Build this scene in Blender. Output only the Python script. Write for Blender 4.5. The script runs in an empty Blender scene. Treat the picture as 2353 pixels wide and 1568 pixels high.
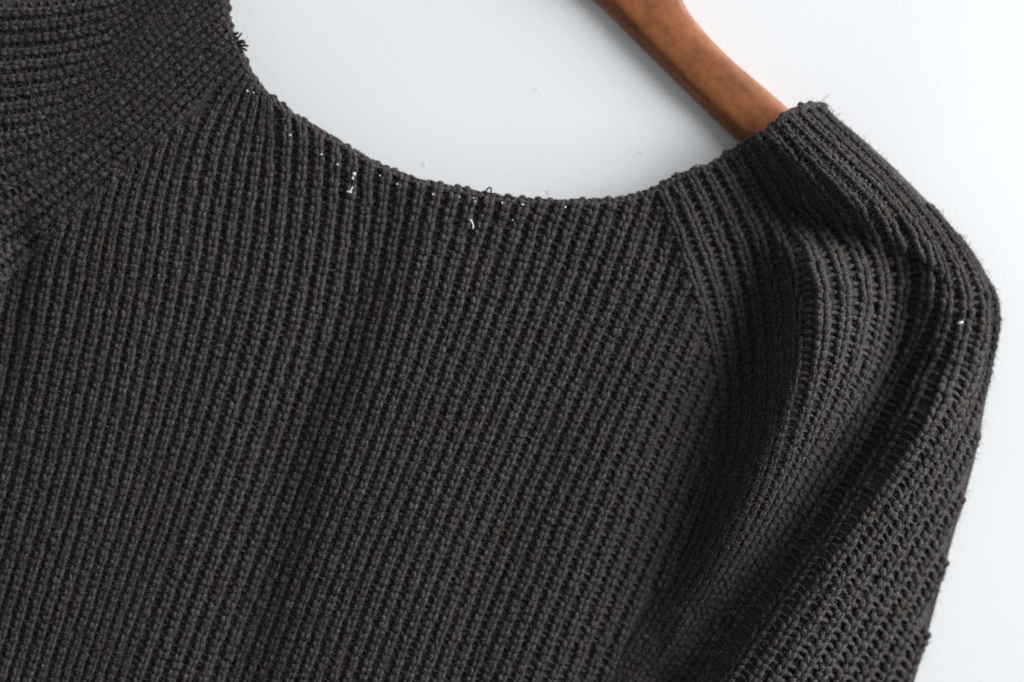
import bpy, math, random
import numpy as np
from mathutils import Vector

rng = np.random.default_rng(11)
random.seed(11)
SC = bpy.context.scene
C = SC.collection

# ------------------------------------------------------------------ camera
DIST = 0.90
FRAME_W = 0.4096
cam_data = bpy.data.cameras.new("camera")
cam = bpy.data.objects.new("camera", cam_data)
C.objects.link(cam)
cam.location = (0, -DIST, 0)
cam.rotation_euler = (math.radians(90), 0, 0)
cam_data.sensor_width = 36
cam_data.lens = 36 * DIST / FRAME_W
cam_data.clip_start = 0.05
cam_data.clip_end = 50
cam_data.dof.use_dof = True
cam_data.dof.focus_distance = DIST - 0.020
cam_data.dof.aperture_fstop = 2.8
SC.camera = cam

# ------------------------------------------------------------------ light
world = bpy.data.worlds.new("World")
SC.world = world
world.use_nodes = True
bg = world.node_tree.nodes["Background"]
bg.inputs[0].default_value = (0.93, 0.97, 1.0, 1)
bg.inputs[1].default_value = 0.28

def area_light(name, loc, target, size, size_y, power, color):
    d = bpy.data.lights.new(name, 'AREA')
    d.shape = 'RECTANGLE'
    d.size, d.size_y = size, size_y
    d.energy = power
    d.color = color
    o = bpy.data.objects.new(name, d)
    C.objects.link(o)
    o.location = loc
    o.rotation_euler = (Vector(target) - Vector(loc)).to_track_quat('-Z', 'Y').to_euler()
    return o

area_light("window_light", (2.2, -0.92, 1.1), (0.0, 0, 0.0), 2.0, 2.1, 172, (0.985, 0.995, 1.0))

SC.view_settings.view_transform = 'Standard'
SC.view_settings.look = 'None'
SC.view_settings.exposure = 0.0
SC.view_settings.gamma = 1.0
SC.cycles.use_denoising = False
SC.cycles.max_bounces = 6

# ------------------------------------------------------------------ helpers
K = FRAME_W / 2353.0            # metres for one unit of the drawing grid


def W(ox, oy, h):
    """drawing grid (x right, y down, h towards the viewer) -> metres"""
    ox, oy, h = np.asarray(ox, float), np.asarray(oy, float), np.asarray(h, float)
    return np.stack([(ox - 1176.5) * K, -h * K, (784.0 - oy) * K], -1)


def mesh_obj(name, verts, faces, mat, parent=None, smooth=True):
    """faces: int array (n,4) or (n,3), or list of such arrays"""
    if not isinstance(faces, list):
        faces = [faces]
    faces = [np.asarray(f, np.int32) for f in faces if len(f)]
    me = bpy.data.meshes.new(name)
    v = np.asarray(verts, np.float32)
    me.vertices.add(len(v))
    me.vertices.foreach_set("co", v.ravel())
    nl = sum(f.size for f in faces)
    npoly = sum(len(f) for f in faces)
    me.loops.add(nl)
    me.polygons.add(npoly)
    me.loops.foreach_set("vertex_index", np.concatenate([f.ravel() for f in faces]))
    tot = np.concatenate([np.full(len(f), f.shape[1], np.int32) for f in faces])
    start = np.concatenate([[0], np.cumsum(tot)[:-1]]).astype(np.int32)
    me.polygons.foreach_set("loop_start", start)
    me.polygons.foreach_set("loop_total", tot)
    me.update(calc_edges=True)
    me.validate()
    if smooth:
        me.polygons.foreach_set("use_smooth", np.ones(npoly, bool))
    if mat:
        me.materials.append(mat)
    o = bpy.data.objects.new(name, me)
    C.objects.link(o)
    if parent:
        o.parent = parent
    return o


def tag(o, label=None, cat=None, group=None, kind=None):
    if label: o["label"] = label
    if cat: o["category"] = cat
    if group: o["group"] = group
    if kind: o["kind"] = kind
    return o


def tubes(P, R, sides):
    """P (n,k,3) metres, R (n,k) metres -> verts, quads (tapered, open ended tubes)"""
    n, k, _ = P.shape
    T = np.gradient(P, axis=1)
    T /= np.linalg.norm(T, axis=2, keepdims=True) + 1e-12
    ref = np.array([0.12, -1.0, 0.07])
    A = np.cross(T, ref)
    A /= np.linalg.norm(A, axis=2, keepdims=True) + 1e-9
    B = np.cross(A, T)
    ang = np.arange(sides) / sides * 2 * np.pi
    J = 1 + rng.normal(0, 0.10, (n, k, sides, 1))
    V = (P[:, :, None, :] + J * R[:, :, None, None] *
         (np.cos(ang)[None, None, :, None] * A[:, :, None, :] + np.sin(ang)[None, None, :, None] * B[:, :, None, :]))
    idx = np.arange(n * k * sides).reshape(n, k, sides)
    a = idx[:, :-1, :]
    b = np.roll(a, -1, axis=2)
    d = idx[:, 1:, :]
    c = np.roll(d, -1, axis=2)
    F = np.stack([a, b, c, d], -1).reshape(-1, 4)
    return V.reshape(-1, 3), F


def join(parts):
    vs, fs, off = [], [], 0
    for v, f in parts:
        vs.append(v); fs.append(f + off); off += len(v)
    return np.concatenate(vs), np.concatenate(fs)


def resample(poly, n):
    p = np.asarray(poly, float)
    # smooth the polyline a little (Catmull-Rom) before resampling
    ext = np.vstack([2 * p[0] - p[1], p, 2 * p[-1] - p[-2]])
    out = []
    for i in range(1, len(ext) - 2):
        t = np.linspace(0, 1, 14, endpoint=False)[:, None]
        p0, p1, p2, p3 = ext[i - 1], ext[i], ext[i + 1], ext[i + 2]
        out.append(0.5 * (2 * p1 + (p2 - p0) * t + (2 * p0 - 5 * p1 + 4 * p2 - p3) * t ** 2 + (3 * p1 - p0 - 3 * p2 + p3) * t ** 3))
    q = np.vstack(out + [p[-1:]])
    s = np.concatenate([[0], np.cumsum(np.linalg.norm(np.diff(q, axis=0), axis=1))])
    u = np.linspace(0, s[-1], n)
    return np.stack([np.interp(u, s, q[:, j]) for j in range(q.shape[1])], -1)


def poly_dist(X, Y, poly):
    """distance, signed side (+ = right of travel in y-down grid), vertex parameter of the nearest point"""
    poly = np.asarray(poly, float)
    best = np.full(X.shape, 1e18); side = np.zeros(X.shape); par = np.zeros(X.shape)
    for i in range(len(poly) - 1):
        ax, ay = poly[i]; bx, by = poly[i + 1]
        dx, dy = bx - ax, by - ay
        L2 = dx * dx + dy * dy + 1e-9
        t = np.clip(((X - ax) * dx + (Y - ay) * dy) / L2, 0, 1)
        ex, ey = X - (ax + t * dx), Y - (ay + t * dy)
        d = ex * ex + ey * ey
        m = d < best
        best = np.where(m, d, best)
        side = np.where(m, np.sign(dx * ey - dy * ex), side)
        par = np.where(m, i + t, par)
    return np.sqrt(best), side, par


def inside(X, Y, poly):
    poly = np.asarray(poly, float)
    r = np.zeros(X.shape, bool)
    j = len(poly) - 1
    for i in range(len(poly)):
        xi, yi = poly[i]; xj, yj = poly[j]
        c = ((yi > Y) != (yj > Y)) & (X < (xj - xi) * (Y - yi) / (yj - yi + 1e-12) + xi)
        r ^= c
        j = i
    return r

# ------------------------------------------------------------------ materials
def new_mat(name):
    m = bpy.data.materials.new(name)
    m.use_nodes = True
    nt = m.node_tree
    return m, nt, nt.nodes["Principled BSDF"]


def node(nt, t, **kw):
    n = nt.nodes.new(t)
    for k, v in kw.items():
        if k in n.inputs: n.inputs[k].default_value = v
        else: setattr(n, k, v)
    return n


def ramp(nt, fac, stops):
    r = nt.nodes.new("ShaderNodeValToRGB")
    el = r.color_ramp.elements
    while len(el) < len(stops): el.new(0.5)
    for e, (p, c) in zip(el, stops):
        e.position = p; e.color = (*c, 1)
    nt.links.new(fac, r.inputs[0])
    return r.outputs[0]


def wool_material():
    m, nt, b = new_mat("dark_melange_wool")
    tc = nt.nodes.new("ShaderNodeTexCoord")
    geo = nt.nodes.new("ShaderNodeNewGeometry")
    pos = geo.outputs["Position"]
    fine = node(nt, "ShaderNodeTexNoise", Scale=1500.0, Detail=5.0, Roughness=0.7)
    nt.links.new(pos, fine.inputs["Vector"])
    c1 = ramp(nt, fine.outputs[0], [(0.34, (0.006, 0.0052, 0.005)), (0.50, (0.042, 0.0382, 0.0365)), (0.68, (0.150, 0.136, 0.129))])
    hue = node(nt, "ShaderNodeTexNoise", Scale=110.0, Detail=3.0, Roughness=0.6)
    nt.links.new(pos, hue.inputs["Vector"])
    c2 = ramp(nt, hue.outputs[0], [(0.30, (0.83, 1.09, 0.99)), (0.46, (1.0, 1.0, 1.02)), (0.56, (1.0, 0.98, 0.98)), (0.72, (1.19, 0.94, 0.95))])
    mx = nt.nodes.new("ShaderNodeMix"); mx.data_type = 'RGBA'; mx.blend_type = 'MULTIPLY'
    mx.inputs[0].default_value = 1.0
    nt.links.new(c1, mx.inputs[6]); nt.links.new(c2, mx.inputs[7])
    nt.links.new(mx.outputs[2], b.inputs["Base Color"])
    b.inputs["Roughness"].default_value = 0.95
    b.inputs["Specular IOR Level"].default_value = 0.12
    b.inputs["Sheen Weight"].default_value = 0.06
    b.inputs["Sheen Roughness"].default_value = 0.5
    bp = node(nt, "ShaderNodeBump", Strength=0.6, Distance=0.0005)
    fib = node(nt, "ShaderNodeTexNoise", Scale=1800.0, Detail=2.0)
    nt.links.new(pos, fib.inputs["Vector"])
    nt.links.new(fib.outputs[0], bp.inputs["Height"])
    nt.links.new(bp.outputs[0], b.inputs["Normal"])
    return m


def wood_material():
    m, nt, b = new_mat("brown_stained_wood")
    tc = nt.nodes.new("ShaderNodeTexCoord")
    mp = nt.nodes.new("ShaderNodeMapping")
    mp.vector_type = "TEXTURE"
    mp.inputs["Rotation"].default_value = (0, math.radians(48), 0)
    mp.inputs["Scale"].default_value = (3.2, 1.0, 1.0)
    nt.links.new(tc.outputs["Object"], mp.inputs["Vector"])
    n1 = node(nt, "ShaderNodeTexNoise", Scale=120.0, Detail=6.0, Roughness=0.55)
    nt.links.new(mp.outputs[0], n1.inputs["Vector"])
    col = ramp(nt, n1.outputs[0], [(0.30, (0.18, 0.059, 0.020)), (0.52, (0.275, 0.092, 0.030)), (0.75, (0.365, 0.130, 0.043))])
    n2 = node(nt, "ShaderNodeTexNoise", Scale=260.0, Detail=6.0, Roughness=0.75)
    nt.links.new(tc.outputs["Object"], n2.inputs["Vector"])
    spot = ramp(nt, n2.outputs[0], [(0.36, (0.62, 0.60, 0.62)), (0.55, (1, 1, 1))])
    mx = nt.nodes.new("ShaderNodeMix"); mx.data_type = 'RGBA'; mx.blend_type = 'MULTIPLY'
    mx.inputs[0].default_value = 0.8
    nt.links.new(col, mx.inputs[6]); nt.links.new(spot, mx.inputs[7])
    nt.links.new(mx.outputs[2], b.inputs["Base Color"])
    b.inputs["Roughness"].default_value = 0.5
    b.inputs["Specular IOR Level"].default_value = 0.35
    g = node(nt, "ShaderNodeTexNoise", Scale=900.0, Detail=3.0)
    nt.links.new(mp.outputs[0], g.inputs["Vector"])
    bp = node(nt, "ShaderNodeBump", Strength=0.12, Distance=0.0004)
    nt.links.new(g.outputs[0], bp.inputs["Height"])
    nt.links.new(bp.outputs[0], b.inputs["Normal"])
    return m


def wall_material():
    m, nt, b = new_mat("white_wall_paint")
    tc = nt.nodes.new("ShaderNodeTexCoord")
    n1 = node(nt, "ShaderNodeTexNoise", Scale=9.0, Detail=3.0, Roughness=0.5)
    nt.links.new(tc.outputs["Object"], n1.inputs["Vector"])
    col = ramp(nt, n1.outputs[0], [(0.35, (0.80, 0.815, 0.83)), (0.65, (0.83, 0.84, 0.845))])
    nt.links.new(col, b.inputs["Base Color"])
    b.inputs["Roughness"].default_value = 0.75
    b.inputs["Specular IOR Level"].default_value = 0.25
    g = node(nt, "ShaderNodeTexNoise", Scale=520.0, Detail=4.0)
    nt.links.new(tc.outputs["Object"], g.inputs["Vector"])
    bp = node(nt, "ShaderNodeBump", Strength=0.10, Distance=0.0005)
    nt.links.new(g.outputs[0], bp.inputs["Height"])
    nt.links.new(bp.outputs[0], b.inputs["Normal"])
    return m


def plain(name, col, rough=0.9):
    m, nt, b = new_mat(name)
    tc = nt.nodes.new("ShaderNodeTexCoord")
    n1 = node(nt, "ShaderNodeTexNoise", Scale=700.0, Detail=2.0)
    nt.links.new(tc.outputs["Object"], n1.inputs["Vector"])
    nt.links.new(ramp(nt, n1.outputs[0], [(0.3, tuple(c * 0.8 for c in col)), (0.7, col)]), b.inputs["Base Color"])
    b.inputs["Roughness"].default_value = rough
    b.inputs["Specular IOR Level"].default_value = 0.2
    return m


M_WOOL = wool_material()
M_WOOD = wood_material()
M_WALL = wall_material()
M_LINT = plain("white_lint_fibre", (0.60, 0.62, 0.61))
M_DUST = plain("grey_dust", (0.66, 0.66, 0.67))
M_THREAD = plain("black_thread", (0.022, 0.022, 0.024), 0.7)

# ------------------------------------------------------------------ wall
WALL_Y = 0.0248
gx, gz = np.meshgrid(np.linspace(-1.3, 1.3, 27), np.linspace(-1.0, 1.0, 21))
wv = np.stack([gx, np.full_like(gx, WALL_Y), gz], -1).reshape(-1, 3)
ii = np.arange(21 * 27).reshape(21, 27)
wf = np.stack([ii[:-1, :-1], ii[:-1, 1:], ii[1:, 1:], ii[1:, :-1]], -1).reshape(-1, 4)
wall = mesh_obj("wall", wv, wf, M_WALL)
tag(wall, kind="structure")

# ------------------------------------------------------------------ outlines of the sweater (drawing grid)
NECK = [(522, -160), (524, -60), (526, 0), (530, 40), (537, 75), (552, 105), (565, 135), (590, 180), (620, 215),
        (680, 262), (740, 298), (800, 335), (850, 363), (900, 388), (960, 410), (1040, 428), (1100, 440), (1160, 451),
        (1250, 459), (1330, 460), (1400, 457), (1450, 448), (1500, 431), (1545, 405), (1600, 385), (1640, 372),
        (1665, 352), (1700, 332), (1750, 302), (1815, 254), (1870, 234), (1898, 231)]
SIDE = [(1898, 231), (1912, 238), (1930, 258), (1990, 310), (2060, 375), (2125, 440), (2180, 500), (2235, 570), (2266, 630), (2290, 680),
        (2297, 725), (2290, 790), (2280, 860), (2267, 930), (2257, 1000), (2246, 1060), (2230, 1130), (2210, 1210),
        (2190, 1290), (2170, 1380), (2142, 1490), (2120, 1568), (2085, 1690)]
SIDE = [(x + (x - 1176) * 0.013 * min(1, max(0, (y - 260) / 400)), y + (y - 784) * 0.010 * min(1, max(0, (y - 700) / 300))) for x, y in SIDE]
SIDE = [(x + 15 * math.exp(-((y - 690) / 190) ** 2), y) for x, y in SIDE]
neck_s = resample(NECK, 160)
side_s = resample(SIDE, 160)
OUT = np.vstack([neck_s, side_s[1:], [(-170, 1690), (-170, -160)]])
EDGE = np.vstack([neck_s, side_s[1:]])


def inset(X, Y):
    """signed distance to the visible edge, positive inside"""
    d, _, _ = poly_dist(X, Y, EDGE)
    return np.where(inside(X, Y, OUT), d, -d)

# ------------------------------------------------------------------ folds: height of the cloth towards the viewer
GX = np.arange(-200, 2481, 5.0)
GY = np.arange(-200, 1741, 5.0)
HX, HY = np.meshgrid(GX, GY)
H = np.zeros_like(HX)


def ridge(poly, amps, wl, wr):
    global H
    p = np.column_stack([np.asarray(poly, float), np.asarray(amps, float)])
    q = resample(p, 40)
    d, s, par = poly_dist(HX, HY, q[:, :2])
    a = np.interp(par, np.arange(40), q[:, 2])
    w = np.where(s > 0, wr, wl)
    H += a * np.exp(-(d / w) ** 2)

# (travelling down the picture, 'right of travel' is picture-left)
# hanger under the shoulder and the pocket below it
ridge([(1690, 262), (1800, 345), (1940, 455), (2050, 545)], [20, 54, 68, 30], 170, 46)
ridge([(1690, 385), (1790, 450), (1890, 510), (2020, 556)], [-16, -56, -66, -34], 46, 64)
# valley between body and sleeve
ridge([(1640, 430), (1700, 520), (1735, 650), (1725, 800), (1675, 950), (1620, 1100), (1565, 1250), (1480, 1400), (1375, 1600)],
      [-8, -42, -76, -84, -84, -78, -68, -58, -48], 78, 125)
# soft ridge
ridge([(1848, 560), (1858, 690), (1836, 820), (1778, 980), (1716, 1130), (1650, 1270), (1580, 1400)],
      [30, 88, 110, 104, 88, 62, 20], 130, 48)
# second valley
ridge([(2085, 610), (2085, 760), (2022, 930), (1915, 1100), (1800, 1260), (1682, 1417), (1545, 1590)],
      [-22, -84, -104, -104, -98, -88, -76], 72, 72)
ridge([(2250, 770), (2170, 840), (2090, 880)], [-12, -36, -22], 60, 60)
# groove / pleat near the shoulder bend
ridge([(2010, 400), (2095, 500), (2128, 590), (2120, 700), (2080, 790)], [0, 6, 8, 7, 2], 30, 30)
ridge([(2060, 480), (2098, 570), (2090, 700), (2060, 780)], [-2, -6, -8, -2], 26, 26)
# sleeve crest
ridge([(2270, 790), (2155, 930), (2040, 1100), (1905, 1260), (1780, 1417), (1650, 1590)],
      [24, 104, 128, 126, 118, 104], 175, 52)
# body undulations
ridge([(1330, 540), (1190, 800), (1060, 1080), (950, 1400)], [8, 12, 12, 8], 150, 150)
ridge([(900, 520), (810, 740), (705, 1000), (650, 1250), (570, 1600)], [-10, -18, -18, -16, -12], 80, 90)
ridge([(1010, 470), (905, 740), (800, 1000), (735, 1250), (655, 1600)], [6, 26, 30, 26, 18], 230, 95)
ridge([(60, 560), (20, 760), (-30, 1000)], [-22, -22, -10], 45, 60)
ridge([(330, 560), (230, 900), (120, 1300)], [10, 10, 8], 150, 150)
ridge([(1560, 480), (1600, 600), (1610, 740)], [8, 10, 4], 40, 50)
ridge([(1500, 470), (1530, 600), (1520, 760)], [-6, -10, -4], 35, 35)
ridge([(1250, 1050), (1140, 1300), (1050, 1568)], [-6, -10, -10], 70, 70)
# pulled fold at the upper left
ridge([(470, 205), (330, 325), (170, 465), (-40, 640)], [4, 12, 14, 16], 100, 34)
ridge([(425, 300), (300, 418), (140, 555), (-40, 715)], [-2, -6, -9, -12], 40, 70)
ridge([(560, 40), (400, 90), (240, 190), (-60, 330)], [4, 8, 8, 8], 80, 80)
ridge([(250, 60), (90, 105), (-60, 110)], [0, -7, -8], 30, 30)

dS, _, pS = poly_dist(HX, HY, side_s)
rS = np.interp(pS, [0, 55, 85, 159], [110, 140, 290, 310])
t = np.clip((rS - dS) / rS, 0, 0.95)
H -= np.interp(pS, [0, 55, 85, 159], [95, 105, 150, 150]) * (0.5 * t + 0.5 * (1 - np.sqrt(1 - t ** 2)))
dN, _, _ = poly_dist(HX, HY, neck_s)
t = np.clip((26 - dN) / 26, 0, 0.999)
H -= 13 * (1 - np.sqrt(1 - t ** 2))


def Hat(x, y):
    fx = np.clip((np.asarray(x) - GX[0]) / 5.0, 0, len(GX) - 1.001)
    fy = np.clip((np.asarray(y) - GY[0]) / 5.0, 0, len(GY) - 1.001)
    ix, iy = fx.astype(int), fy.astype(int)
    ax, ay = fx - ix, fy - iy
    return (H[iy, ix] * (1 - ax) * (1 - ay) + H[iy, ix + 1] * ax * (1 - ay) +
            H[iy + 1, ix] * (1 - ax) * ay + H[iy + 1, ix + 1] * ax * ay)

# ------------------------------------------------------------------ sweater root and cloth backing
sweater = bpy.data.objects.new("sweater", None)
C.objects.link(sweater)
sweater.location = (0, 0, 0)
tag(sweater, "charcoal chunky rib knit sweater hanging on a brown wooden hanger against white wall", "sweater")

ARM_LINE = resample([(1522, 438), (1560, 540), (1610, 680), (1650, 811), (1670, 930), (1666, 1030), (1640, 1130), (1590, 1260), (1510, 1400), (1350, 1660)], 60)


def on_sleeve(X, Y):
    _, s, _ = poly_dist(X, Y, ARM_LINE)
    return s < 0


sub = (HX[::2, ::2], HY[::2, ::2])
bx, by = sub
ins = inset(bx, by)
# pull the outermost points onto the edge so the cloth ends cleanly
LIM = np.where(poly_dist(bx, by, side_s)[0] < 25, 6.5, 4.5)
gxi = inset(bx + 1, by) - inset(bx - 1, by); gyi = inset(bx, by + 1) - inset(bx, by - 1)
gl_ = np.hypot(gxi, gyi) + 1e-6
mv = np.where((ins < LIM) & (ins > -9.5), LIM - ins, 0)
node_ok = ins > -9.5
bx = bx + mv * gxi / gl_; by = by + mv * gyi / gl_
for _ in range(2):                      # settle the border nodes exactly on the inset line
    sel = mv > 0
    xs, ys = bx[sel], by[sel]
    i0 = inset(xs, ys)
    g1 = inset(xs + 1, ys) - inset(xs - 1, ys); g2 = inset(xs, ys + 1) - inset(xs, ys - 1)
    gn = np.hypot(g1, g2) + 1e-6
    st_ = np.clip(LIM[sel] - i0, -6, 6)
    bx[sel] = xs + st_ * g1 / gn; by[sel] = ys + st_ * g2 / gn
bid = np.arange(bx.size).reshape(bx.shape)
cell = np.stack([bid[:-1, :-1], bid[1:, :-1], bid[1:, 1:], bid[:-1, 1:]], -1)
ok = node_ok[:-1, :-1] & node_ok[1:, :-1] & node_ok[1:, 1:] & node_ok[:-1, 1:]
ccx = sub[0][:-1, :-1] + 5; ccy = sub[1][:-1, :-1] + 5
slv = on_sleeve(ccx, ccy)
bverts = W(bx.ravel(), by.ravel(), Hat(bx.ravel(), by.ravel()) + 0)


def cloth_part(name, mask, label):
    f = cell[mask].reshape(-1, 4)
    used, inv = np.unique(f, return_inverse=True)
    fr = inv.reshape(-1, 4)
    nv = len(used)
    e = np.concatenate([fr[:, [k, (k + 1) % 4]] for k in range(4)])
    key = np.sort(e, axis=1)
    _, first, cnt = np.unique(key, axis=0, return_index=True, return_counts=True)
    rim = e[first[cnt == 1]]
    rimf = np.stack([rim[:, 1], rim[:, 0], rim[:, 0] + nv, rim[:, 1] + nv], -1)
    vv = np.concatenate([bverts[used], bverts[used] + np.array([0, 0.0026, 0])])
    o = mesh_obj(name, vv, [np.concatenate([fr, fr[:, ::-1] + nv, rimf])], M_WOOL, sweater)
    o["label"] = label
    return o


front = cloth_part("front_panel", ok & ~slv, "rib knit front with a wide scooped neckline")
sleeve = cloth_part("sleeve", ok & slv, "folded sleeve draped from the shoulder at the right")

# ------------------------------------------------------------------ knitted ribs
NP = 220
SEAM_PTS = [(1522, 438), (1560, 540), (1610, 680), (1650, 811), (1670, 930), (1666, 1030), (1640, 1130), (1590, 1260), (1510, 1400), (1350, 1660)]
SEAM = resample(SEAM_PTS, 60)


def right_of_seam(x, y):
    _, sd, _ = poly_dist(x, y, SEAM)
    return sd < 0

R = [
    [(1990, 215), (2160, 370), (2300, 520), (2400, 680), (2430, 850), (2400, 1050), (2300, 1290), (2180, 1520), (2120, 1660)],
    [(1908, 234), (2000, 318), (2130, 448), (2222, 575), (2270, 690), (2258, 810), (2185, 965), (2040, 1160), (1870, 1390), (1690, 1660)],
    [(1830, 248), (1930, 350), (2045, 462), (2118, 570), (2132, 690), (2098, 820), (2012, 980), (1895, 1160), (1735, 1380), (1550, 1660)],
    [(1755, 298), (1850, 410), (1930, 500), (1972, 590), (1982, 700), (1952, 840), (1885, 1000), (1800, 1160), (1670, 1380), (1475, 1660)],
    [(1680, 342), (1750, 450), (1800, 560), (1825, 680), (1820, 820), (1790, 970), (1742, 1130), (1620, 1370), (1425, 1660)],
    SEAM_PTS,
]
R_N = [7, 3, 3, 3, 5]
B = [
    [(1960, 350), (1910, 560), (1865, 690), (1820, 810), (1775, 940), (1720, 1090), (1655, 1250), (1575, 1430), (1480, 1660)],
    [(1672, 350), (1614, 560), (1562, 690), (1507, 810), (1448, 940), (1382, 1090), (1315, 1250), (1242, 1430), (1150, 1660)],
    [(1455, 446), (1415, 560), (1366, 690), (1316, 810), (1260, 940), (1195, 1090), (1128, 1250), (1058, 1430), (968, 1660)],
    [(1172, 452), (1135, 560), (1093, 690), (1046, 820), (990, 970), (930, 1120), (870, 1270), (810, 1430), (728, 1660)],
    [(850, 365), (840, 480), (820, 620), (785, 780), (735, 940), (680, 1100), (615, 1270), (550, 1440), (470, 1660)],
    [(618, 213), (622, 330), (610, 480), (583, 640), (540, 800), (485, 980), (425, 1160), (345, 1380), (245, 1660)],
    [(560, 130), (490, 205), (440, 300), (408, 420), (385, 560), (355, 720), (315, 900), (265, 1100), (190, 1350), (95, 1660)],
]
B_N = [8, 5, 7, 8, 6, 6]
L = [
    [(452, 268), (408, 420), (385, 560), (355, 720), (315, 900), (265, 1100), (190, 1350), (95, 1660)],
    [(235, 420), (195, 580), (168, 720), (130, 880), (85, 1080), (10, 1340), (-85, 1660)],
    [(20, 600), (-15, 740), (-40, 900), (-80, 1090), (-160, 1350), (-255, 1660)],
]
L_N = [6, 5]
D = [
    [(560, 130), (488, 200), (400, 285), (300, 382), (200, 470), (100, 556), (0, 640), (-100, 720)],
    [(533, 50), (440, 130), (330, 222), (220, 305), (120, 375), (20, 425), (-100, 475)],
    [(524, -20), (400, 62), (300, 150), (240, 205), (160, 245), (60, 272), (-100, 292)],
    [(522, -100), (420, -22), (330, 50), (272, 92), (225, 122), (100, 146), (-100, 156)],
    [(522, -190), (440, -122), (360, -60), (302, -20), (262, 2), (100, 26), (-100, 32)],
]
D_N = [4, 4, 4, 4]
CREASE = resample(D[0], 60)


def above_crease(x, y):
    _, s, _ = poly_dist(x, y, CREASE)
    return s > 0           # travelling down-left, right of travel = up-left


def ribs_of(guides, counts, first, last):
    g = [resample(p, NP) for p in guides]
    out = []
    for k, n in enumerate(counts):
        for j in range(n):
            f = (j + (0.0 if first else 0.0)) / n
            out.append(k + f)
    if last:
        out.append(len(counts))
    res = []
    gl = np.stack(g)
    for u in out:
        k = min(int(u), len(counts) - 1); f = u - k
        # gentle interpolation across the guides
        c = gl[k] * (1 - f) + gl[k + 1] * f
        w = np.linalg.norm(gl[k + 1] - gl[k], axis=1) / counts[k]
        # perpendicular pitch
        t = np.gradient(c, axis=0); t /= np.linalg.norm(t, axis=1, keepdims=True)
        dv = (gl[k + 1] - gl[k]) / counts[k]
        w = np.abs(dv[:, 0] * t[:, 1] - dv[:, 1] * t[:, 0])
        res.append((c, w))
    return res


def knit_column(curve, pitch, clip, rowlen=18.5):
    """stitches of one rib: two slanting yarn arms per row and the purl bump in the furrow"""
    s = np.concatenate([[0], np.cumsum(np.linalg.norm(np.diff(curve, axis=0), axis=1))])
    pos = [rng.uniform(0, rowlen)]
    while pos[-1] < s[-1]:
        cy = np.interp(pos[-1], s, curve[:, 1]); cx = np.interp(pos[-1], s, curve[:, 0])
        open_ = np.clip((cx + 0.62 * cy - 2650) / 250, 0, 1)
        pos.append(pos[-1] + rowlen * (1 + 0.18 * open_) * rng.uniform(0.94, 1.06))
    pos = np.array(pos)
    cx = np.interp(pos, s, curve[:, 0]); cy = np.interp(pos, s, curve[:, 1])
    pw = np.clip(np.interp(pos, s, pitch), 17, 50)
    e = 6.0
    tx = np.interp(pos + e, s, curve[:, 0]) - np.interp(pos - e, s, curve[:, 0])
    ty = np.interp(pos + e, s, curve[:, 1]) - np.interp(pos - e, s, curve[:, 1])
    n = np.hypot(tx, ty) + 1e-9
    tx, ty = tx / n, ty / n
    keep = (inset(cx, cy) > 10) & clip(cx, cy) & (cx > -130) & (cy < 1660) & (cy > -130)
    cx, cy, pw, tx, ty = [a[keep] for a in (cx, cy, pw, tx, ty)]
    m = len(cx)
    if m == 0:
        return None
    cx = cx + rng.normal(0, 0.7, m); cy = cy + rng.normal(0, 0.7, m)
    size = rng.uniform(0.92, 1.09, m) * pw * np.clip(1 + (pw - 36) / 60, 1, 1.2)
    rl = rowlen * rng.uniform(0.92, 1.1, m)
    lx, ly = -ty, tx
    parts = []
    q = np.linspace(0, 1, 7)
    for sd in (-1, 1):
        skew = rng.normal(0, 0.025, (m, 1))
        a = sd * (0.055 + 0.145 * q[None, :] ** 0.85) + skew
        b = (0.70 - 1.42 * q)[None, :] * np.ones((m, 1))
        c = 0.03 + 0.27 * np.sin(np.pi * (0.08 + 0.84 * q))[None, :] * rng.uniform(0.85, 1.15, (m, 1))
        x = cx[:, None] + lx[:, None] * a * size[:, None] + tx[:, None] * b * rl[:, None]
        y = cy[:, None] + ly[:, None] * a * size[:, None] + ty[:, None] * b * rl[:, None]
        pull = np.clip((10 - inset(x, y)) / 9, 0, 0.92)
        x = x + (cx[:, None] - x) * pull; y = y + (cy[:, None] - y) * pull
        h = Hat(x, y) + c * 37 * (0.6 + 0.4 * size[:, None] / 37) - 2
        rad = (0.10 + 0.085 * np.sin(np.pi * q))[None, :] * (0.35 * 37 + 0.65 * size[:, None]) * rng.uniform(0.9, 1.1, (m, 1))
        rad = rad * rng.uniform(0.88, 1.14, (m, 7))
        parts.append(tubes(W(x, y, h), rad * K, 6))
    # purl bump in the furrow beside the rib
    q = np.linspace(-1, 1, 5)
    jl = 0.5 + rng.normal(0, 0.03, m); jt = 0.5 + rng.normal(0, 0.12, m)
    bx_ = cx + lx * jl * pw + tx * jt * rl; by_ = cy + ly * jl * pw + ty * jt * rl
    x = bx_[:, None] + lx[:, None] * q * 0.26 * size[:, None] + tx[:, None] * 0.22 * (q ** 2) * rl[:, None]
    y = by_[:, None] + ly[:, None] * q * 0.26 * size[:, None] + ty[:, None] * 0.22 * (q ** 2) * rl[:, None]
    good = (inset(bx_, by_) > 14) & (rng.random(m) < 0.93)
    op = np.clip((cx + 0.62 * cy - 2500) / 250, 0, 1)[:, None]
    h = Hat(x, y) + 1.8 + 2.2 * op + 2.2 * (1 - q ** 2)[None, :]
    rad = (0.105 - 0.03 * q ** 2)[None, :] * size[:, None]
    if good.any():
        parts.append(tubes(W(x, y, h)[good], (rad * K)[good], 5))
    return join(parts), np.column_stack([cx, cy, pw, tx, ty])


all_st = []


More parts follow.
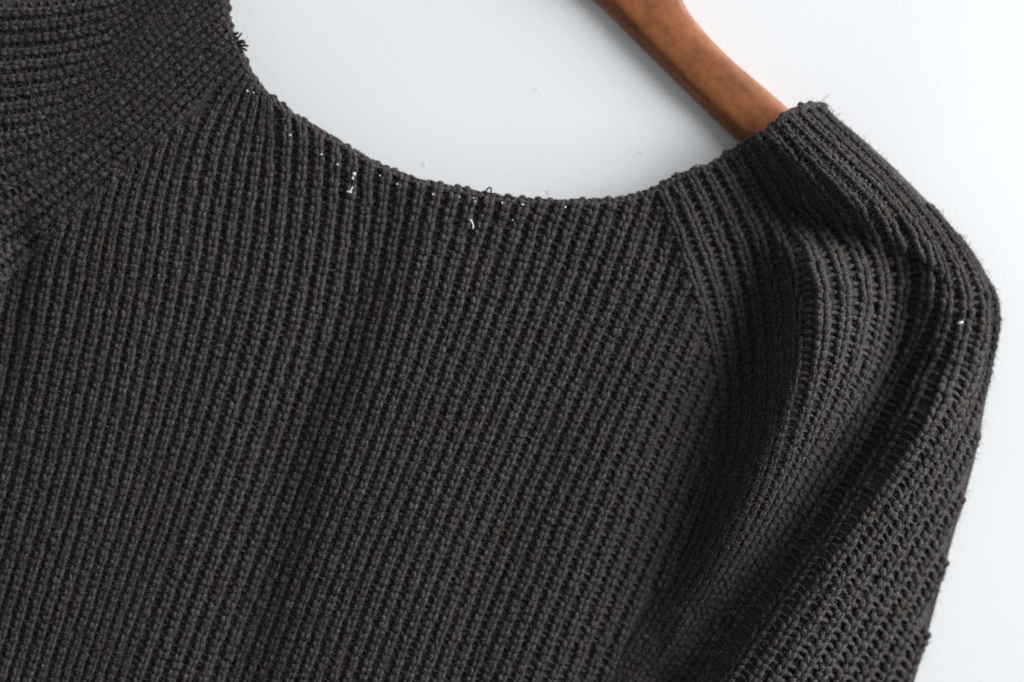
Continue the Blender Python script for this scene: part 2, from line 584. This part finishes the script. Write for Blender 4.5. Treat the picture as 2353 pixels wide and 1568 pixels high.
def build_family(guides, counts, clip, last):
    for c, w in ribs_of(guides, counts, True, last):
        r = knit_column(c, w, clip)
        if r is None:
            continue
        (v, f), st = r
        mid = st[len(st) // 2]
        par = sleeve if np.mean(on_sleeve(st[:, 0], st[:, 1])) > 0.5 else front
        mesh_obj("rib", v, f, M_WOOL, par)
        all_st.append(st)


build_family(R, R_N, lambda x, y: np.ones(len(x), bool), True)
build_family(B, B_N, lambda x, y: ~right_of_seam(x + 12, y), False)
build_family(L, L_N, lambda x, y: ~above_crease(x, y + 14), True)
build_family(D, D_N, lambda x, y: np.ones(len(x), bool), True)

# ------------------------------------------------------------------ bound-off neck edge
ne = resample(NECK, 2000)
sarc = np.concatenate([[0], np.cumsum(np.linalg.norm(np.diff(ne, axis=0), axis=1))])
pos = np.arange(10, sarc[-1], 15.5)
pos = pos + rng.normal(0, 1.2, len(pos))
cx = np.interp(pos, sarc, ne[:, 0]); cy = np.interp(pos, sarc, ne[:, 1])
tx = np.interp(pos + 5, sarc, ne[:, 0]) - np.interp(pos - 5, sarc, ne[:, 0])
ty = np.interp(pos + 5, sarc, ne[:, 1]) - np.interp(pos - 5, sarc, ne[:, 1])
nn = np.hypot(tx, ty); tx /= nn; ty /= nn
nx, ny = -ty, tx                      # towards the cloth (y down, travelling right)
parts = []
q = np.linspace(0, 1, 6)
for off, ang in ((4.0, 1), (10.5, -1)):
    o_ = off + rng.normal(0, 1.2, len(pos))
    x = cx[:, None] + tx[:, None] * (q - 0.5) * 25 + nx[:, None] * (o_[:, None] + ang * (q - 0.5) * 8)
    y = cy[:, None] + ty[:, None] * (q - 0.5) * 25 + ny[:, None] * (o_[:, None] + ang * (q - 0.5) * 8)
    h = Hat(x, y) + 1 + 5 * np.sin(np.pi * q)
    rad = (2.4 + 2.4 * np.sin(np.pi * q))[None, :] * rng.uniform(0.85, 1.2, (len(pos), 1))
    parts.append(tubes(W(x, y, h), rad * K, 6))
# little knobs where the rows end
kp = np.arange(18, sarc[-1], 33.0); kp = kp + rng.normal(0, 6, len(kp))
kx = np.interp(kp, sarc, ne[:, 0]); ky = np.interp(kp, sarc, ne[:, 1])
ktx = np.interp(kp + 5, sarc, ne[:, 0]) - np.interp(kp - 5, sarc, ne[:, 0])
kty = np.interp(kp + 5, sarc, ne[:, 1]) - np.interp(kp - 5, sarc, ne[:, 1])
kn = np.hypot(ktx, kty); ktx /= kn; kty /= kn
knx, kny = -kty, ktx
amp = rng.uniform(0.0, 6.0, len(kp))
q = np.linspace(-1, 1, 7)
x = kx[:, None] + ktx[:, None] * q * 9 + knx[:, None] * (3 - amp[:, None] * (1 - q ** 2))
y = ky[:, None] + kty[:, None] * q * 9 + kny[:, None] * (3 - amp[:, None] * (1 - q ** 2))
h = Hat(kx, ky)[:, None] + 5 + 0 * q[None, :]
parts.append(tubes(W(x, y, h), (2.0 + 3.4 * (1 - q ** 2))[None, :] * K * np.ones((len(kp), 1)), 6))
v, f = join(parts)
edge = mesh_obj("neck_edge", v, f, M_WOOL, sweater)
edge["label"] = "knobbly bound-off edge of the scooped neckline"

# ------------------------------------------------------------------ fuzz on the yarn
st = np.vstack(all_st)


def fibres(n_surf, n_edge):
    pick = rng.integers(0, len(st), n_surf)
    cx, cy, pw = st[pick, 0], st[pick, 1], st[pick, 2]
    cx = cx + rng.normal(0, 0.27, n_surf) * pw; cy = cy + rng.normal(0, 9, n_surf)
    base_h = Hat(cx, cy) + rng.uniform(4, 15, n_surf)
    # fibres standing off the visible edge
    e = EDGE[rng.integers(0, len(EDGE) - 1, n_edge)] + rng.normal(0, 4, (n_edge, 2))
    cx = np.concatenate([cx, e[:, 0]]); cy = np.concatenate([cy, e[:, 1]])
    base_h = np.concatenate([base_h, Hat(e[:, 0], e[:, 1]) + rng.uniform(-6, 8, n_edge)])
    n = n_surf + n_edge
    ins_ = inset(cx, cy)
    ln = np.where(np.arange(n) < n_surf, rng.uniform(5, 13, n), rng.uniform(4, 10, n)) * np.where(rng.random(n) < 0.03, 1.7, 1)
    d = rng.normal(0, 1, (n, 3)); d[:, 2] = np.abs(d[:, 2]) * 0.5
    d /= np.linalg.norm(d, axis=1, keepdims=True)
    bend = rng.normal(0, 0.5, (n, 3))
    q = np.array([0, 0.5, 1.0])
    P = np.stack([cx, cy, base_h], -1)[:, None, :] + ln[:, None, None] * (q[None, :, None] * d[:, None, :] + (q ** 2)[None, :, None] * bend[:, None, :] * 0.6)
    keep = ins_ > 2
    P = P[keep]
    rad = np.array([0.62, 0.5, 0.2])[None, :] * K * np.ones((len(P), 1))
    return tubes(W(P[..., 0], P[..., 1], P[..., 2]), rad, 3)


v, f = fibres(90000, 1200)
fz = mesh_obj("wool_fuzz", v, f, M_WOOL, sweater)
tag(fz, kind="stuff")

# ------------------------------------------------------------------ loose yarn ends and threads of the neckline
def strand(name, pts, r, mat, parent, label=None, lift=10.0, sides=6, taper=True, n=14):
    p = resample(pts, n)
    if p.shape[1] == 2:
        p = np.column_stack([p, Hat(p[:, 0], p[:, 1]) + lift])
    rad = np.full(n, float(r))
    if taper:
        rad[-1] *= 0.35; rad[-2] *= 0.8
    v, f = tubes(W(p[:, 0], p[:, 1], p[:, 2])[None], (rad * K)[None], sides)
    idx0 = np.arange(sides); idx1 = np.arange(sides) + (n - 1) * sides
    caps = [idx0[::-1][None, :], idx1[None, :]]
    o = mesh_obj(name, v, [f] + caps, mat, parent)
    if label: o["label"] = label
    return o


strand("yarn_end", [(524, 72), (531, 68), (537, 65)], 2.4, M_WOOL, sweater, "frayed yarn end sticking out at the left of the neckline")
strand("yarn_end", [(530, 86), (538, 80), (550, 77)], 3.4, M_WOOL, sweater)
strand("yarn_end", [(545, 92), (551, 85), (558, 77)], 2.2, M_WOOL, sweater)
strand("yarn_end", [(552, 108), (562, 106), (573, 108)], 3.0, M_WOOL, sweater)
strand("yarn_end", [(555, 112), (563, 114), (569, 119)], 2.6, M_WOOL, sweater)
strand("yarn_end", [(548, 98), (557, 97), (566, 100)], 4.6, M_WOOL, sweater)
strand("yarn_loop", [(1113, 444), (1117, 439), (1124, 432), (1128, 434), (1129, 445)], 1.9, M_THREAD, sweater, "small black loop of thread rising from the neckline", taper=False)
strand("loose_thread", [(1586, 389), (1594, 382), (1604, 379), (1614, 382), (1620, 387)], 1.1, M_THREAD, sweater, "thin dark thread arching over the neckline", taper=False)
strand("loose_thread", [(1888, 236), (1896, 226), (1903, 219), (1912, 212)], 0.5, M_THREAD, sweater)

# ------------------------------------------------------------------ wooden hanger
UP = [(1478, -330), (1512, -200), (1545, -90), (1573, 0), (1608, 52), (1671, 120), (1746, 185), (1821, 250), (1900, 322), (1985, 405), (2035, 470)]
FA = [(1130, -225), (1240, -150), (1330, -72), (1408, 0), (1440, 34), (1499, 95), (1572, 170), (1648, 241), (1727, 311), (1830, 405), (1930, 492), (2000, 535)]
LO = [(1095, -215), (1205, -145), (1292, -70), (1371, 0), (1408, 36), (1470, 98), (1545, 172), (1622, 248), (1705, 327), (1806, 420), (1906, 508), (1985, 552)]
NS = 60
up, fa, lo = [resample(np.array(p) + np.array([8, -8]), NS) for p in (UP, FA, LO)]
Y0 = -94.0         # front face depth (drawing grid, negative = behind the cloth)
loops = []
for i in range(NS):
    a, b_, c = up[i], fa[i], lo[i]
    d = (b_ - a) / np.linalg.norm(b_ - a)
    pts = []
    pts.append((*(a + d * 1.0), Y0 - 14))
    pts.append((*(a + d * 2.5), Y0 - 6))
    pts.append((*(a + d * 9), Y0 - 1))
    for t_ in (0.12, 0.3, 0.5, 0.7, 0.9):
        p = a + (b_ - a) * t_
        pts.append((*p, Y0 + 5 * math.sin(math.pi * t_)))
    pts.append((*(b_ - d * 2), Y0 - 0.5))
    pts.append((*(b_ + d * 3), Y0 - 3))
    m_ = (b_ + c) / 2
    pts.append((*m_, Y0 - 12))
    pts.append((*(c - (c - b_) * 0.1), Y0 - 24))
    pts.append((*c, Y0 - 31))
    pts.append((*(c - d * 8), Y0 - 45))
    pts.append((*(a + d * 14), Y0 - 45))
    pts.append((*(a + d * 1.5), Y0 - 36))
    loops.append(pts)
lp = np.array(loops)
M_ = lp.shape[1]
hv = W(lp[..., 0], lp[..., 1], lp[..., 2]).reshape(-1, 3)
hi = np.arange(NS * M_).reshape(NS, M_)
a = hi[:-1]; b_ = np.roll(hi[:-1], -1, 1); d_ = hi[1:]; c_ = np.roll(hi[1:], -1, 1)
hf = np.stack([a, d_, c_, b_], -1).reshape(-1, 4)
hanger = mesh_obj("wooden_hanger", hv, [hf, hi[0][None, :], hi[-1][::-1][None, :]], M_WOOD)
tag(hanger, "brown stained wooden hanger arm slanting down into the sweater shoulder", "clothes hanger")

# ------------------------------------------------------------------ white lint on the knit
def blob(name, x, y, rx, ry, label, group, lift=23.0, rot=0.0):
    n1, n2 = 8, 6
    th = np.linspace(0, 2 * np.pi, n1, endpoint=False); ph = np.linspace(0.12, np.pi - 0.12, n2)
    T_, P_ = np.meshgrid(th, ph)
    wob = rng.uniform(0.72, 1.25, T_.shape)
    lx_ = rx * np.cos(T_) * np.sin(P_) * wob; ly_ = ry * np.sin(T_) * np.sin(P_) * wob
    X = x + lx_ * math.cos(rot) - ly_ * math.sin(rot); Y = y + lx_ * math.sin(rot) + ly_ * math.cos(rot)
    Z = Hat(np.array([x]), np.array([y]))[0] + lift + 0.7 * min(rx, ry) * np.cos(P_)
    idx = np.arange(n1 * n2).reshape(n2, n1)
    a = idx[:-1]; b = np.roll(a, -1, 1); d = idx[1:]; c = np.roll(d, -1, 1)
    F = np.stack([a, d, c, b], -1).reshape(-1, 4)
    o = mesh_obj(name, W(X, Y, Z).reshape(-1, 3), [F, idx[0][None, :], idx[-1][::-1][None, :]], M_LINT)
    return tag(o, label, "lint", group)


LG = "white lint specks caught along the neckline"
specks = [
    (571, 212, 2.6, 3.4, "pale lint speck highest up the left side of the neckline"),
    (585, 216, 2.8, 2.2, "pale lint speck just right of the highest one on the left neckline"),
    (668, 313, 4.2, 2.6, "pale lint speck alone on the left slope, next below the top pair"),
    (740, 357, 4.0, 2.6, "pale lint speck on the left slope, upper left of the twin specks"),
    (777, 380, 4.4, 2.6, "greenish white lint speck immediately upper left of the bright twin specks"),
    (874, 406, 2.4, 2.6, "tiny lint speck right of the bright twin specks"),
    (913, 425, 3.0, 2.6, "tiny lint speck midway between the twin specks and the thread loop"),
    (996, 449, 1.9, 3.4, "thin slanted lint speck close under the edge, left of the thread loop"),
    (1056, 455, 2.2, 2.2, "faint lint speck just lower left of the black thread loop"),
    (1088, 457, 2.2, 2.0, "upper of two tiny lint specks left below the black thread loop"),
    (1092, 465, 2.9, 2.6, "lower of two tiny lint specks left below the black thread loop"),
    (1154, 468, 3.4, 2.8, "round lint speck just right of the black thread loop"),
    (1201, 472, 5.4, 2.8, "longish white lint speck under the lowest part of the neckline"),
    (1298, 478, 3.4, 2.8, "rightmost lint speck under the neckline"),
    (1178, 508, 2.6, 2.2, "faint lint speck set lower than the others, right of the curved fibre"),
]
for i, (x, y, rx, ry, lab) in enumerate(specks):
    blob("lint_speck", x, y, rx * 0.85, ry * 0.85, lab, LG, rot=rng.uniform(-0.6, 0.6))
blob("lint_speck", 2210, 742, 7.0, 4.0, "single bright white lint speck on the outer sleeve near its bend", "white lint on the sleeve", rot=-0.4, lift=24)
# twin specks: two tufts of one piece of fluff
tw = blob("lint_tuft", 815, 402, 5.0, 4.6, "bright twin lobed white lint tuft on the left slope of the neckline", "white lint tufts and fibres")
tw2 = blob("lobe", 812, 411, 3.0, 4.4, "smaller lower lobe", None)
del tw2["category"]
tw2.parent = tw
# flared tuft with stem
ft = strand("lint_fibre", [(812, 431), (809, 436), (806, 441), (804, 444)], 2.3, M_LINT, None, lift=24, taper=False)
tag(ft, "short white lint fibre flaring into a fan below the twin lobed tuft", "lint", "white lint tufts and fibres")
fan = strand("frayed_end", [(799, 442), (804, 443), (810, 444)], 2.9, M_LINT, ft, lift=24)
cf = strand("lint_fibre", [(1081, 507), (1085, 513), (1087.5, 520), (1087, 529)], 2.2, M_LINT, None, lift=24)
tag(cf, "curved white lint fibre lying on the knit below the black thread loop", "lint", "white lint tufts and fibres")
kb = blob("fibre_knob", 1082, 509, 4.2, 2.6, "thicker upper end", None, lift=24); del kb["category"]; kb.parent = cf
# ------------------------------------------------------------------ faint marks on the wall
wh = -WALL_Y / K + 1.5
for pts in ([(1258, 438), (1262, 444), (1258, 448)], [(1470, 350), (1476, 352)], [(1306, 505), (1303, 513), (1306, 519)], [(975, 373), (977, 381)],
            [(1404, 372), (1406, 375)], [(1232, 205), (1236, 207)]):
    p = np.array(pts, float)
    cxy = np.array([1176.5, 784.0])
    p = cxy + (p - cxy) * (DIST + WALL_Y) / DIST
    p3 = np.column_stack([p, np.full(len(p), wh)])
    strand("scuff", p3, 0.6, M_DUST, wall, n=6, sides=4)
